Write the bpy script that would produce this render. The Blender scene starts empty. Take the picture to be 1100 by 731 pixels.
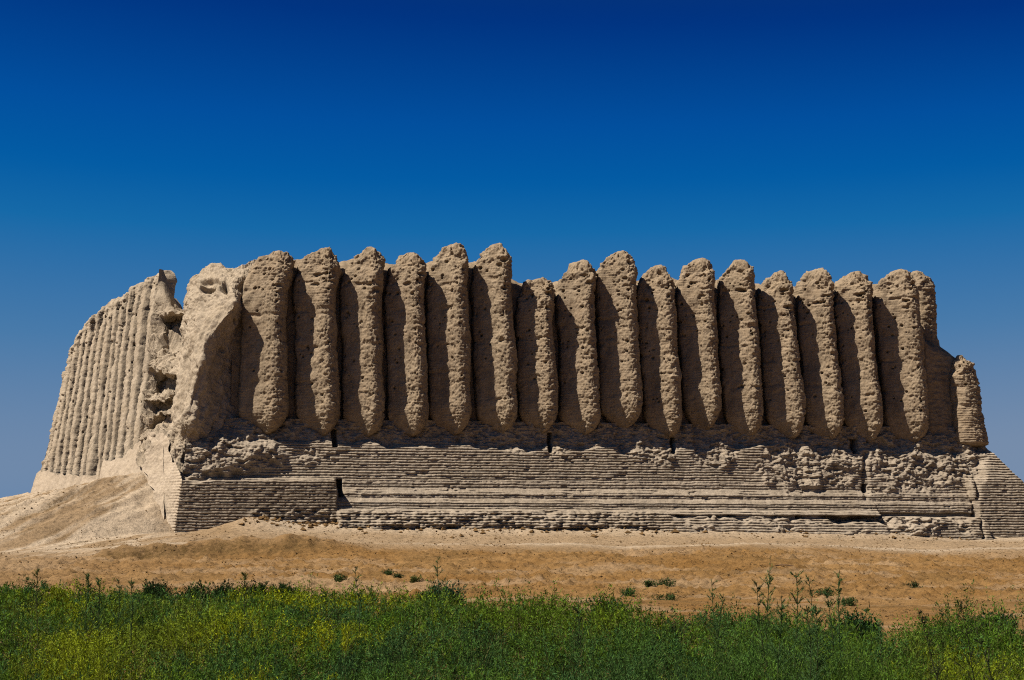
import bpy, math
import numpy as np
from math import radians as R

scene = bpy.context.scene
COL = scene.collection
rng = np.random.default_rng(11)

# ------------------------------------------------------------------ camera model (photo pixels 1100 x 731)
F, CX, CY, EYE = 2000.0, 550.0, 365.5, 1.7
PITCH = math.atan((590 - CY) / F)
CP, SP = math.cos(PITCH), math.sin(PITCH)
CAM = np.array([0.0, 0.0, EYE])
FWD = np.array([0, CP, SP]); UP = np.array([0, -SP, CP]); RIGHT = np.array([1.0, 0, 0])

def ray(px, py):
    return FWD + RIGHT * ((px - CX) / F) + UP * ((CY - py) / F)

def at_depth(px, py, Y):
    d = ray(px, py); return CAM + d * (Y / d[1])

def at_plane(px, py, org, nrm, off=0.0):
    d = ray(px, py)
    t = (off - np.dot(CAM - org, nrm)) / np.dot(d, nrm)
    return CAM + d * t

def project(P):
    v = P - CAM
    f = v @ FWD
    return CX + F * (v @ RIGHT) / f, CY - F * (v @ UP) / f

# ------------------------------------------------------------------ numpy noise
_perm = np.random.default_rng(3).permutation(256).astype(np.int64)
_g = np.random.default_rng(4).normal(size=(256, 3)); _g /= np.linalg.norm(_g, axis=1)[:, None]

def _h(i, j, k):
    return _perm[(_perm[(_perm[i & 255] + j) & 255] + k) & 255]

def perlin(p):
    p = np.asarray(p, float); sh = p.shape[:-1]; p = p.reshape(-1, 3)
    i = np.floor(p).astype(np.int64); f = p - i
    u = f * f * f * (f * (f * 6 - 15) + 10)
    out = np.zeros(len(p))
    for dx in (0, 1):
        wx = u[:, 0] if dx else 1 - u[:, 0]
        for dy in (0, 1):
            wy = u[:, 1] if dy else 1 - u[:, 1]
            for dz in (0, 1):
                wz = u[:, 2] if dz else 1 - u[:, 2]
                g = _g[_h(i[:, 0] + dx, i[:, 1] + dy, i[:, 2] + dz)]
                out += wx * wy * wz * (g[:, 0] * (f[:, 0] - dx) + g[:, 1] * (f[:, 1] - dy) + g[:, 2] * (f[:, 2] - dz))
    return (out * 1.6).reshape(sh)

def fbm(p, octv=4, gain=0.5, lac=2.03):
    a, s = 1.0, 0.0
    p = np.asarray(p, float)
    for o in range(octv):
        s = s + a * perlin(p + 17.3 * o); a *= gain; p = p * lac
    return s

def ridged(p, octv=4, gain=0.55):
    a, s = 1.0, 0.0
    p = np.asarray(p, float)
    for o in range(octv):
        s = s + a * (1 - 2 * np.abs(perlin(p + 31.7 * o))); a *= gain; p = p * 2.05
    return s

def worley(p):
    p = np.asarray(p, float); sh = p.shape[:-1]; p = p.reshape(-1, 3)
    i = np.floor(p).astype(np.int64); f = p - i
    best = np.full(len(p), 9.0)
    for dx in (-1, 0, 1):
        for dy in (-1, 0, 1):
            for dz in (-1, 0, 1):
                h = _h(i[:, 0] + dx, i[:, 1] + dy, i[:, 2] + dz)
                j = (_g[h] * 0.45 + 0.5)
                d = (j[:, 0] + dx - f[:, 0]) ** 2 + (j[:, 1] + dy - f[:, 1]) ** 2 + (j[:, 2] + dz - f[:, 2]) ** 2
                best = np.minimum(best, d)
    return np.sqrt(best).reshape(sh)

def hash01(i, j):
    return _h(np.asarray(i).astype(np.int64), np.asarray(j).astype(np.int64), 7) / 255.0

def sstep(a, b, x):
    t = np.clip((x - a) / (b - a), 0, 1); return t * t * (3 - 2 * t)

# ------------------------------------------------------------------ objects
def link(o):
    COL.objects.link(o); return o

def thing(name, label, cat, loc=(0, 0, 0), group=None):
    o = link(bpy.data.objects.new(name, None)); o.location = loc; o.empty_display_size = 0.3
    o['label'] = label; o['category'] = cat
    if group: o['group'] = group
    return o

def raw_mesh(name, V, faces_flat, nper, mat, parent=None, smooth=True, origin=(0, 0, 0), cols=None, attrs=None):
    me = bpy.data.meshes.new(name)
    V = (np.asarray(V, np.float64) - np.asarray(origin)).astype(np.float32)
    faces_flat = np.asarray(faces_flat, np.int32).ravel()
    nf = len(faces_flat) // nper
    me.vertices.add(len(V)); me.vertices.foreach_set('co', V.ravel())
    me.loops.add(len(faces_flat)); me.loops.foreach_set('vertex_index', faces_flat)
    me.polygons.add(nf)
    me.polygons.foreach_set('loop_start', np.arange(0, nf * nper, nper, dtype=np.int32))
    me.polygons.foreach_set('use_smooth', np.full(nf, smooth, bool))
    if cols is not None:
        a = me.color_attributes.new('tint', 'FLOAT_COLOR', 'POINT')
        c = np.ones((len(V), 4), np.float32); c[:, :3] = cols
        a.data.foreach_set('color', c.ravel())
    if attrs:
        for k, v in attrs.items():
            a = me.attributes.new(k, 'FLOAT', 'POINT'); a.data.foreach_set('value', np.asarray(v, np.float32).ravel())
    me.update(calc_edges=True)
    me.materials.append(mat)
    o = link(bpy.data.objects.new(name, me))
    if parent is not None: o.parent = parent
    else: o.location = origin
    return o

def grid_faces(nr, nc, wrap=False):
    r = np.arange(nr - 1)[:, None]; c = np.arange(nc if wrap else nc - 1)[None, :]
    c2 = (c + 1) % nc
    a = r * nc + c; b = r * nc + c2; d = (r + 1) * nc + c; e = (r + 1) * nc + c2
    return np.stack([a, b, e, d], -1).reshape(-1, 4)

def grid_mesh(name, P, mat, parent=None, wrap=False, origin=(0, 0, 0), flip=False, attrs=None, smooth=True):
    nr, nc = P.shape[:2]
    f = grid_faces(nr, nc, wrap)
    if flip: f = f[:, ::-1]
    return raw_mesh(name, P.reshape(-1, 3), f, 4, mat, parent, smooth, origin, attrs=attrs)

def grid_normals(P):
    du = np.gradient(P, axis=1); dv = np.gradient(P, axis=0)
    n = np.cross(du, dv); return n / (np.linalg.norm(n, axis=-1)[..., None] + 1e-9)

def catmull(C, n, axis):
    C = np.moveaxis(np.asarray(C, float), axis, 0); m = C.shape[0]
    t = np.linspace(0, m - 1, n); i = np.minimum(t.astype(int), m - 2); f = t - i
    g = lambda k: C[np.clip(i + k, 0, m - 1)]
    f = f.reshape((-1,) + (1,) * (C.ndim - 1))
    p0, p1, p2, p3 = g(-1), g(0), g(1), g(2)
    out = 0.5 * (2 * p1 + (p2 - p0) * f + (2 * p0 - 5 * p1 + 4 * p2 - p3) * f ** 2 + (3 * p1 - p0 - 3 * p2 + p3) * f ** 3)
    return np.moveaxis(out, 0, axis)

def loft(C, nr, nc):
    return catmull(catmull(C, nr, 0), nc, 1)

# ------------------------------------------------------------------ materials
def new_mat(name):
    m = bpy.data.materials.new(name); m.use_nodes = True
    nt = m.node_tree; nt.nodes.clear()
    out = nt.nodes.new('ShaderNodeOutputMaterial'); b = nt.nodes.new('ShaderNodeBsdfPrincipled')
    b.inputs['Roughness'].default_value = 0.95
    b.inputs['Specular IOR Level'].default_value = 0.1
    nt.links.new(b.outputs[0], out.inputs[0])
    return m, nt, b

class N:
    def __init__(s, nt): s.nt = nt
    def L(s, a, b): s.nt.links.new(a, b)
    def coord(s): return s.nt.nodes.new('ShaderNodeTexCoord').outputs['Object']
    def mapping(s, v, scale=(1, 1, 1), rot=(0, 0, 0)):
        n = s.nt.nodes.new('ShaderNodeMapping'); s.L(v, n.inputs[0]); n.inputs['Scale'].default_value = scale
        n.inputs['Rotation'].default_value = rot
        return n.outputs[0]
    def noise(s, v, scale, detail=4, rough=0.55, dist=0.0):
        n = s.nt.nodes.new('ShaderNodeTexNoise'); s.L(v, n.inputs['Vector']); n.inputs['Scale'].default_value = scale
        n.inputs['Detail'].default_value = detail; n.inputs['Roughness'].default_value = rough; n.inputs['Distortion'].default_value = dist
        return n.outputs['Fac']
    def ramp(s, f, stops):
        n = s.nt.nodes.new('ShaderNodeValToRGB'); s.L(f, n.inputs[0]); e = n.color_ramp.elements
        while len(e) < len(stops): e.new(0.5)
        for k, (p, c) in zip(e, stops):
            k.position = p; k.color = (c, c, c, 1) if isinstance(c, (int, float)) else (*c, 1)
        return n.outputs[0]
    def mix(s, f, a, b, mode='MIX'):
        n = s.nt.nodes.new('ShaderNodeMix'); n.data_type = 'RGBA'; n.blend_type = mode
        for val, idx in ((f, 0), (a, 6), (b, 7)):
            if isinstance(val, (int, float)): n.inputs[idx].default_value = val
            elif isinstance(val, tuple): n.inputs[idx].default_value = (*val, 1)
            else: s.L(val, n.inputs[idx])
        return n.outputs[2]
    def math(s, op, a, b=0.0):
        n = s.nt.nodes.new('ShaderNodeMath'); n.operation = op
        for i, v in enumerate((a, b)):
            if isinstance(v, (int, float)): n.inputs[i].default_value = v
            else: s.L(v, n.inputs[i])
        return n.outputs[0]
    def bump(s, h, strength, dist, nrm=None):
        n = s.nt.nodes.new('ShaderNodeBump'); n.inputs['Strength'].default_value = strength; n.inputs['Distance'].default_value = dist
        s.L(h, n.inputs['Height'])
        if nrm is not None: s.L(nrm, n.inputs['Normal'])
        return n.outputs[0]
    def attr(s, name):
        n = s.nt.nodes.new('ShaderNodeAttribute'); n.attribute_name = name; return n

def mud_material(name, c1, c2, c3, course=0.0, fine=1.0):
    m, nt, b = new_mat(name); n = N(nt); v = n.coord()
    big = n.ramp(n.noise(v, 0.45, 5, 0.6), [(0.3, 0.0), (0.7, 1.0)])
    col = n.mix(big, c1, c2)
    mid = n.ramp(n.noise(v, 3.2, 5, 0.65), [(0.38, 0.0), (0.68, 1.0)])
    col = n.mix(n.math('MULTIPLY', mid, 0.55), col, c3)
    sp = n.ramp(n.noise(v, 17.0, 3, 0.7), [(0.3, 0.72), (0.55, 1.0), (0.75, 1.18)])
    col = n.mix(1.0, col, sp, 'MULTIPLY')
    stn = n.ramp(n.noise(n.mapping(v, (1.6, 1.6, 0.16)), 1.0, 5, 0.6), [(0.32, 0.74), (0.5, 1.0), (0.72, 1.10)])
    col = n.mix(0.8, col, n.mix(1.0, col, stn, 'MULTIPLY'))
    # courses of unfired brick: a faint tone per course and per brick
    if course > 0:
        br = nt.nodes.new('ShaderNodeTexNoise')
        st = n.mapping(v, (2.6, 2.6, 9.0)); n.L(st, br.inputs['Vector']); br.inputs['Scale'].default_value = 1.0; br.inputs['Detail'].default_value = 3
        brf = n.ramp(br.outputs['Fac'], [(0.3, 0.82), (0.7, 1.12)])
        col = n.mix(course, col, n.mix(1.0, col, brf, 'MULTIPLY'))
    n.L(col, b.inputs['Base Color'])
    nb = n.bump(n.noise(v, 9.0, 6, 0.7), 0.7 * fine, 0.06)
    nb = n.bump(n.noise(v, 38.0, 4, 0.7), 0.6 * fine, 0.02, nb)
    n.L(nb, b.inputs['Normal'])
    return m

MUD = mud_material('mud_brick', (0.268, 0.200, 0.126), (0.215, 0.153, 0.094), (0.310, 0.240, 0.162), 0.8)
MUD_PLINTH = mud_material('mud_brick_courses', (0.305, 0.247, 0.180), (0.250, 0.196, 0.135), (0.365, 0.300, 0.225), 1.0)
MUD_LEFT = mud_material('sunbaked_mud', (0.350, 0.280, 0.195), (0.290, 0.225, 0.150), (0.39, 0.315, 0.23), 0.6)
PLASTER = mud_material('mud_plaster', (0.375, 0.30, 0.212), (0.335, 0.262, 0.18), (0.40, 0.32, 0.235), 0.0, 0.35)

# ------------------------------------------------------------------ fortress frames
TH = R(10.8)
A = at_depth(188, 571, 88.0)
EU = np.array([math.cos(TH), math.sin(TH), 0]); EI = np.array([-math.sin(TH), math.cos(TH), 0]); EZ = np.array([0, 0, 1.0])
AL = R(36.0)
EL = np.array([-math.sin(AL), math.cos(AL), 0]); LI = np.array([math.cos(AL), math.sin(AL), 0])
ROOT = A.copy()

def front(px, py, d0, b):
    """photo pixel -> point of the front plane d = d0 + b*zl"""
    return at_plane(px, py, A, EI - b * EZ, d0)
def left(px, py, delta=0.0, b=0.25):
    return at_plane(px, py, A, LI - b * EZ, delta)
def fpt(u, d, zl):
    return A + np.multiply.outer(u, EU) + np.multiply.outer(d, EI) + np.multiply.outer(zl, EZ)
def u_of(P): return (P - A) @ EU

fort = thing('ruined_fortress', 'ruined mud brick fortress with tall fluted walls on a stepped base', 'fortress', tuple(ROOT))

def part(name, P, mat, **k):
    return grid_mesh(name, P, mat, fort, origin=ROOT, **k)

# ------------------------------------------------------------------ fluted columns
WB, WD = 0.13, 2.95 - 0.13 * 4.7      # batter and offset of the plane of the column axes

SECT = np.array([(-1.02, -.5), (-1.02, -.05), (-.90, .14), (-.55, .34), (-.20, .56), (.06, .80), (.25, .96), (.42, 1.0), (.58, .95), (.73, .80), (.85, .48), (.90, .12), (.90, -.5), (0, -.7)])
def section(na):
    C = np.concatenate([SECT, SECT[:1]]); P = catmull(C, 600, 0)[:-1]
    L = np.concatenate([[0], np.cumsum(np.linalg.norm(np.diff(np.concatenate([P, P[:1]]), axis=0), axis=1))])
    wgt = np.where(np.concatenate([P, P[:1]])[:, 1] < -.06, 0.25, 1.0)
    S = np.concatenate([[0], np.cumsum(np.diff(L) * wgt[1:])]); t = np.linspace(0, S[-1], na, endpoint=False)
    Q = np.concatenate([P, P[:1]])
    P = np.stack([np.interp(t, S, Q[:, j]) for j in (0, 1)], -1)
    T = np.roll(P, -1, 0) - np.roll(P, 1, 0); Nn = np.stack([-T[:, 1], T[:, 0]], -1); Nn /= np.linalg.norm(Nn, axis=1)[:, None]
    if (Nn * P).sum() < 0: Nn = -Nn
    return P, Nn

def column(bot, top, ru, dep, eu, eo, peak=0.0, seed=0, mat=None, hb=1.7, ht=1.5, na=116, nt=230, rough=1.0, ribs=0.0,
           name='fluted_column', pits=40, skew=0.0, label=None, inset=0.6, back=0.9, mid=0.032, boxy=False):
    r_ = np.random.default_rng(seed)
    axis = top - bot; H = np.linalg.norm(axis)
    q = np.linspace(0, 1, nt); hh = H * (0.72 * q + 0.28 * (0.5 - 0.5 * np.cos(np.pi * q)))
    a = np.linspace(-np.pi, np.pi, na, endpoint=False)
    a = a - 0.32 * np.sin(a)                        # denser to the front
    s = np.ones(nt)
    lo = hh < hb; s[lo] *= np.clip(1 - (1 - hh[lo] / hb) ** 2.1, 0, 1) ** 0.56
    hi = hh > H - ht; s[hi] *= np.clip(1 - ((hh[hi] - (H - ht)) / ht) ** 2.1, 0, 1) ** 0.62
    taper = 1.0 - 0.05 * hh / H
    taper *= 1 + 0.05 * np.sin(hh * 0.9 + seed) * 0.6
    C = bot + np.outer(hh / H, axis)
    k = np.clip(1 - hh / hb, 0, 1) ** 1.4
    C = C - np.outer(k * dep * inset, eo)
    pk = sstep(H - 2.6, H, hh) * peak
    C = C + np.outer(pk, eu)
    ca, sa = np.cos(a), np.sin(a)
    if boxy: ca, sa = (np.sign(v_) * np.abs(v_) ** .42 for v_ in (ca, sa))
    xs = np.sign(sa) * np.abs(sa) ** 0.92; ys = np.sign(ca) * np.abs(ca) ** 0.85
    ys = np.where(ys < 0, ys * back, ys)
    rr = (s * taper)[:, None]
    if skew:
        SP, SN = section(na); xs, ys = SP[:, 0], SP[:, 1]; sa, ca = SN[:, 0], SN[:, 1]; a = xs * 1.2
    P = C[:, None, :] + (ru * rr * xs[None])[..., None] * eu + (dep * (rr ** 0.55 if skew else rr) * ys[None])[..., None] * eo
    # shoulders: the top slopes from the left shoulder up to the peak
    n = np.outer(sa, eu).reshape(1, na, 3) + np.outer(ca, eo).reshape(1, na, 3)
    n = np.broadcast_to(n, P.shape) + (np.maximum(0, (hh - (H - ht)) / ht) ** 2)[:, None, None] * EZ * 1.6
    n = n / np.linalg.norm(n, axis=-1)[..., None]
    off = r_.uniform(0, 40, 3)
    Q = P + off
    frontness = np.clip(ca, 0, 1)[None, :] ** 0.7
    sx = sstep(-0.45, 0.15, sa)[None, :] if not skew else sstep(-.35, .1, xs)[None, :]
    dsp = 0.10 * fbm(Q * 0.55, 3) * rough
    dsp += mid * fbm(Q * np.array([1.7, 1.7, 1.9]), 3) * rough
    lump = fbm(Q * np.array([6.2, 6.2, 7.0]), 4, 0.72)
    dsp += (0.012 + 0.040 * sx * frontness) * lump * rough
    dsp -= 0.05 * rough * sx * sstep(0.15, 0.75, fbm(Q * 2.4 + 9, 3)) 
    # eaten bricks: blocky loss per brick
    zc = np.floor(P[..., 2] / 0.12 + 0.3 * fbm(Q * 0.8, 2)); ac = np.floor((a[None] * ru * 3.1) + 0.5 * (zc % 2))
    bl = hash01(ac + seed * 13, zc)
    dsp -= 0.055 * rough * (bl > 0.72) * sstep(-0.1, 0.4, fbm(Q * 1.1 + 4, 2)) * (0.4 + 0.6 * sx)
    dsp += 0.011 * np.sin(P[..., 2] * 2 * np.pi / 0.13 + 1.5 * fbm(Q * .4, 2)) * (0.3 + 0.7 * sstep(-.3, .3, fbm(Q * .7 + 33, 2)))
    if ribs: dsp += ribs * (fbm(Q * np.array([1.3, 1.3, 1.5]), 4, 0.68) + 0.10 * np.sin(P[..., 2] * 2 * np.pi / 0.33 + 2 * fbm(Q * .5, 2)))
    # horizontal seams where whole courses have washed out
    for hz, amp in ((0.80, 0.11), (0.63, 0.08), (0.47, 0.07), (0.30, 0.05)):
        hz = H * (hz + r_.uniform(-0.035, 0.035)); w = r_.uniform(0.07, 0.13)
        m = np.exp(-(((hh[:, None] - hz) + 0.09 * fbm(Q * 1.3 + 3, 2)) / w) ** 2)
        dsp -= amp * rough * m * sstep(-0.15, 0.45, fbm(Q * 1.6 + 21, 2))
    dsp += (0.18 * fbm(Q * 1.35 + 50, 4, .6) - 0.05) * sstep(H - 2.2, H - 0.6, hh)[:, None] * rough
    for _ in range(pits):
        ph = H * (1 - 0.85 * r_.beta(1.0, 1.7)); pa = r_.uniform(-1.3, 1.25)
        pr = r_.uniform(0.035, 0.095) * (1.25 if ph > 0.75 * H else 1.0); pd = r_.uniform(0.12, 0.32)
        dx = (a[None] - pa) * ru; dy = (hh[:, None] - ph) * 1.35
        d2 = np.sqrt(dx ** 2 + dy ** 2) / pr
        dsp -= pd * (1 - sstep(0.55, 1.1, d2))
    if skew:
        for _ in range(3):
            ph = H * r_.uniform(.74, .95); pa = r_.uniform(-.2, .85); wx_, wy_ = r_.uniform(.16, .34), r_.uniform(.07, .13)
            d2 = np.sqrt(((a[None] - pa) * ru / wx_) ** 2 + ((hh[:, None] - ph) / wy_) ** 2) + 0.45 * fbm(Q * 3 + 70, 2)
            dsp -= r_.uniform(.14, .3) * (1 - sstep(.5, 1.1, d2))
    dsp *= np.clip(s * 2.2, 0.25, 1)[:, None]
    P = P + n * dsp[..., None]
    P[0] = P[0].mean(0); P[-1] = P[-1].mean(0)
    o = grid_mesh(name, P, mat or MUD, fort, wrap=True, origin=ROOT)
    if label: o['label'] = label
    return o

#        xtop ytop  xbot ybot  hw  peak(px)
COLS = [(286, 269, 284, 468, 28.5, 12), (338, 266, 344, 470, 26, 8), (388, 264, 392, 471, 25, 9), (435, 271, 440, 470, 24, 2),
        (480, 261, 486, 469, 25.5, 4), (527, 261, 536, 467, 25, 2), (573, 298, 580, 467, 23, 2), (618, 279, 625, 469, 23, 4),
        (661, 269, 670, 461, 25, -2), (702, 284, 715, 472, 22.5, 2), (745, 277, 757, 463, 22.5, 3), (789, 278, 801, 471, 23, 0),
        (830, 291, 847, 473, 22, 3), (872, 288, 888, 475, 22, 6), (913, 291, 930, 478, 22, 3), (960, 289, 978, 477, 26.5, 0)]
col_labels = {0: 'broad flute beside the broken corner', 6: 'lower flute with a flat crumbled top', 15: 'widest flute at the right end'}
for i, (xt, yt, xb, yb, hw, pk) in enumerate(COLS):
    b = front(xb, yb, WD, WB); t = front(xt, yt, WD, WB)
    t = t - EI * (-0.15)
    ppm = F / b[1]
    ru = hw / ppm * 0.945
    column(b, t, ru, 1.15 if i else 1.2, EU, -EI, pk / ppm * .5 + .22 * ru, 100 + i, skew=1.0, hb=1.25 + 0.45 * rng.random(), inset=0.30, ht=1.3 + 0.5 * rng.random() - (0.6 if i == 6 else 0),
           label=col_labels.get(i))
# stump at the right end and the taller remnant behind the last flute
b = front(1043, 482, WD + 0.1, WB); t = front(1030, 381, WD + 0.1, WB)
column(b, t, 17.5 / F * b[1], 0.95, EU, -EI, 0.0, 140, ht=1.8, hb=0.3, rough=1.05, mid=0.06, pits=14, label='short broken stump at the right end', inset=0.25)
b = front(995, 474, WD + 2.3, 0.16); t = front(984, 291, WD + 2.3, 0.16)
column(b, t, 17.5 / F * b[1], 1.3, EU, -EI, 0.0, 141, ht=0.9, hb=1.0, pits=14, name='corner_remnant', rough=1.2)

# ------------------------------------------------------------------ front curtain wall behind the flutes
wtop = [(250, 300), (290, 285), (313, 279), (338, 278), (363, 281), (388, 278), (412, 283), (435, 283), (458, 284), (480, 277), (503, 281), (527, 280), (551, 299),
        (573, 306), (596, 304), (618, 296), (638, 301), (661, 290), (682, 302), (724, 299), (767, 301), (810, 304), (852, 309), (893, 309), (935, 306),
        (962, 304), (978, 318), (986, 346), (994, 357), (1004, 360), (1018, 368), (1034, 380), (1046, 430), (1056, 470)]
wp = [front(x, y, WD + 0.55, WB) for x, y in wtop]
wu = np.array([u_of(p) for p in wp]); wz = np.array([(p - A)[2] for p in wp])
u = np.arange(wu[0], wu[-1], 0.07); ztop = np.interp(u, wu, wz)
ztop = ztop + 0.10 * fbm(np.stack([u * 1.8, u * 0, u * 0], -1), 3)
nz = 190
q = np.linspace(0, 1, nz)[:, None]
z = 4.0 + (ztop[None] - 4.0) * q
U = np.broadcast_to(u[None], z.shape)
D = WD + 0.55 + WB * z
chm = sstep(u_of(front(980, 330, WD, WB)), u_of(front(994, 360, WD, WB)), u)[None]
D = D - 0.45 * chm + (0.7 + 1.2 * chm) * np.clip(1 - (ztop[None] - z) / (0.75 + 0.3 * chm), 0, 1) ** 1.6
P1 = fpt(U, D, z)
nn = 0.10 * fbm(P1 * 0.8, 3) + 0.05 * fbm(P1 * np.array([3, 3, 5]), 4, .6)
P1 = P1 - nn[..., None] * EI
# over the top and down the far side
k = np.linspace(0, 1, 26)[1:, None]
dk = D[-1][None] + 1.9 * k
zk = ztop[None] - 0.12 * k ** 2 + 0.18 * np.sin(np.pi * np.minimum(k * 1.2, 1)) + 0.12 * fbm(fpt(np.broadcast_to(u[None], dk.shape), dk, dk * 0) * 1.3, 3) * np.minimum(1, 4 * k)
P2 = fpt(np.broadcast_to(u[None], dk.shape), dk, zk)
k = np.linspace(0, 1, 30)[1:, None]
P3 = fpt(np.broadcast_to(u[None], (29, len(u))), dk[-1][None] + 0.8 * k, zk[-1][None] * (1 - k) + 4.0 * k)
part('curtain_wall', np.concatenate([P1, P2, P3]), MUD)
# right end of the curtain wall: rounded slope closing the wall
kk = np.linspace(0, 1, 30)
edge = P1[:, -1]
part('wall_end', np.stack([edge + EI * (2.6 * t) + EU * (0.25 * math.sin(math.pi * t)) for t in kk], 1), MUD)

# ------------------------------------------------------------------ stepped brick plinth
zl = np.arange(-1.2, 5.6, 0.021)
s = np.linspace(0, 1, 960)
rp = [front(x, y, 0.0, 0.5) for x, y in ((1157, 600), (1142, 578), (1101, 527), (1061, 480), (1040, 462))]
rz = np.array([(p - A)[2] for p in rp]); ruu = np.array([u_of(p) for p in rp])
umax = np.interp(zl, rz, ruu)
umin = 0.115 * np.clip(zl, 0, 9)
U = umin[:, None] + (umax - umin)[:, None] * s[None]
Z = np.broadcast_to(zl[:, None], U.shape).copy()
Yd = A[1] + U * EU[1] + 1.4
def zl_of(py, Yv): return 1.7 + (590 - py) * Yv / F - A[2]
PX, PY = project(fpt(U, 0.5 * np.clip(Z, -0.5, 9), Z))
wob = fbm(np.stack([U * 0.35, Z * 0, U * 0], -1), 3)
zz = Z + 0.035 * wob + 0.018 * fbm(np.stack([U * 1.3, Z * 0, Z * 0 + 5], -1), 2)
CH = 0.136
nrow = np.floor(zz / CH); fr = zz / CH - nrow
zq = (nrow + sstep(0.62, 0.98, fr)) * CH       # steep riser, then a tread
def prof(zv, pts):
    p = np.array(pts); return np.interp(zv, p[:, 0], p[:, 1])
gen = [(-1.2, -1.9), (-.05, -1.15), (.4, -.75), (.95, -.12), (1.08, .22), (1.13, .56), (1.42, .62), (1.66, .98), (1.88, 1.03), (2.14, 1.42), (2.42, 1.48), (2.55, 1.60),
       (4.0, 2.10), (4.5, 2.30), (5.6, 2.9)]
lef = [(-1.2, -.1), (0, 0), (2.38, 0.30), (2.47, 1.20), (2.75, 1.45), (3.2, 1.55), (4.3, 2.0), (4.8, 2.4), (5.6, 2.8)]
rig = [(-1.2, -.35), (0, -.1), (2.7, 0.75), (3.2, 1.25), (4.0, 1.9), (4.6, 2.4), (5.6, 2.8)]
rgt2 = [(-1.2, -1.3), (-.05, -.8), (.5, -.45), (.72, -.2), (.80, 1.0), (0.93, 1.0), (1.02, 0.72), (1.5, 0.92), (1.56, 1.10), (1.95, 1.2), (2.05, 1.36), (2.42, 1.5), (3.0, 1.6), (4.0, 2.05), (4.6, 2.3), (5.6, 2.9)]
jag = 0.10 * fbm(np.stack([Z * 2.0, U * 0.3, Z * 0], -1), 3)
u_l = u_of(front(361, 540, 0.6, .3)); u_r = u_of(front(1046, 545, 0.5, .3)); u_m = u_of(front(931, 530, 1.2, .3))
mL = 1 - sstep(u_l - .05, u_l + .05, U + jag)
mL = mL * (1 - sstep(2.52, 2.68, Z))
mR = sstep(u_r - .05, u_r + .05, U + jag + 0.10 * (Z - 1.2))
mM = sstep(u_m - .08, u_m + .08, U + jag) * (1 - mR)
ledge = np.zeros_like(zz)
for lz0, lz1 in ((1.0, 1.12), (1.43, 1.68), (1.89, 2.16), (2.42, 2.52)):
    lw_ = 0.04 * fbm(np.stack([U * 0.8, Z * 0 + lz0, Z * 0], -1), 3)
    ledge = np.maximum(ledge, sstep(lz0 - .05, lz0 + .02, zz + lw_) * (1 - sstep(lz1 - .02, lz1 + .05, zz + lw_)))
ledge = ledge * (0.45 + 0.55 * sstep(-.5, .1, fbm(np.stack([U * 0.5, Z * 2, Z * 0 + 13], -1), 3)))
mix_z = zz + (0.72 * zq + 0.28 * zz - zz) * (1 - ledge)
D = prof(mix_z, gen)
D = D * (1 - mM) + (prof(mix_z, rgt2) - 0.12) * mM
zs = 0.55 * zz + 0.45 * zq
D = D * (1 - mL) + prof(zs, lef) * mL
D = D * (1 - mR) + prof(zs, rig) * mR
# each course a little in or out, each brick too, thin joint shadow under every course
D += 0.035 * (hash01(nrow + 50, nrow * 0 + 3) - 0.5) * (1 - 0.5 * mL)
brick = np.floor(U / 0.31 + 0.5 * (nrow % 2))
D += 0.028 * (hash01(brick, nrow) - 0.5) * (1 - 0.5 * mL)
worn = sstep(0.1, 0.7, fbm(np.stack([U * 0.6, Z * 1.2, Z * 0], -1), 3))
D += 0.10 * worn * (hash01(brick + 91, nrow + 17) > 0.72) * (1 - 0.7 * mL - 0.5 * mR)
jw = 0.24 + 0.10 * fbm(np.stack([U * 0.9, Z * 3.1, Z * 0 + 77], -1), 2)
joint = 1 - sstep(0.55 * jw, 1.25 * jw, fr)
D += 0.12 * joint * (0.75 + 0.35 * mL + 0.25 * mR) * (1 - 0.85 * ledge * (1 - mL) * (1 - mR))
P3n = np.stack([U, Z * 0, Z], -1)
D += 0.03 * fbm(P3n * 4, 4, .6)
# rubble where the casing has fallen
def ell(cx, cy, rx, ry, soft=0.35):
    r = np.sqrt(((PX - cx) / rx) ** 2 + ((PY - cy) / ry) ** 2) + 0.28 * fbm(P3n * 1.1 + 7, 3)
    return 1 - sstep(1 - soft, 1 + soft * 0.5, r)
rub = np.zeros_like(D)
for e in ((248, 487, 62, 24), (215, 500, 26, 18), (282, 492, 26, 18), (872, 498, 62, 27), (915, 490, 26, 22), (850, 488, 30, 16), (988, 500, 56, 32), (960, 488, 28, 22), (1030, 497, 30, 24),
          (560, 479, 26, 8), (602, 481, 16, 8), (690, 483, 30, 9), (712, 488, 20, 14), (770, 490, 26, 13), (330, 490, 16, 10)):
    rub = np.maximum(rub, ell(*e))
tz_ = sstep(4.12, 4.42, Z + 0.30 * fbm(P3n * np.array([.5, 1, .8]) + 51, 3))
rub = np.maximum(rub, 0.85 * tz_)
low = sstep(262, 275, PX + 12 * jag) * (1 - sstep(690, 720, PX)) * (1 - sstep(0.98, 1.08, zz + .10 * fbm(np.stack([U * .5, Z * 0, Z * 0 + 3], -1), 3))) * sstep(-0.6, 0.1, Z)
lowr = sstep(700, 720, PX) * (1 - sstep(1030, 1050, PX)) * (1 - sstep(0.78, .86, zz)) * sstep(-0.6, 0.1, Z)
W = worley(P3n * np.array([2.6, 1, 3.6]) + 0.25 * fbm(P3n * 2, 2)[..., None])
W2 = worley(P3n * np.array([6.5, 1, 9]) + 3)
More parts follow.
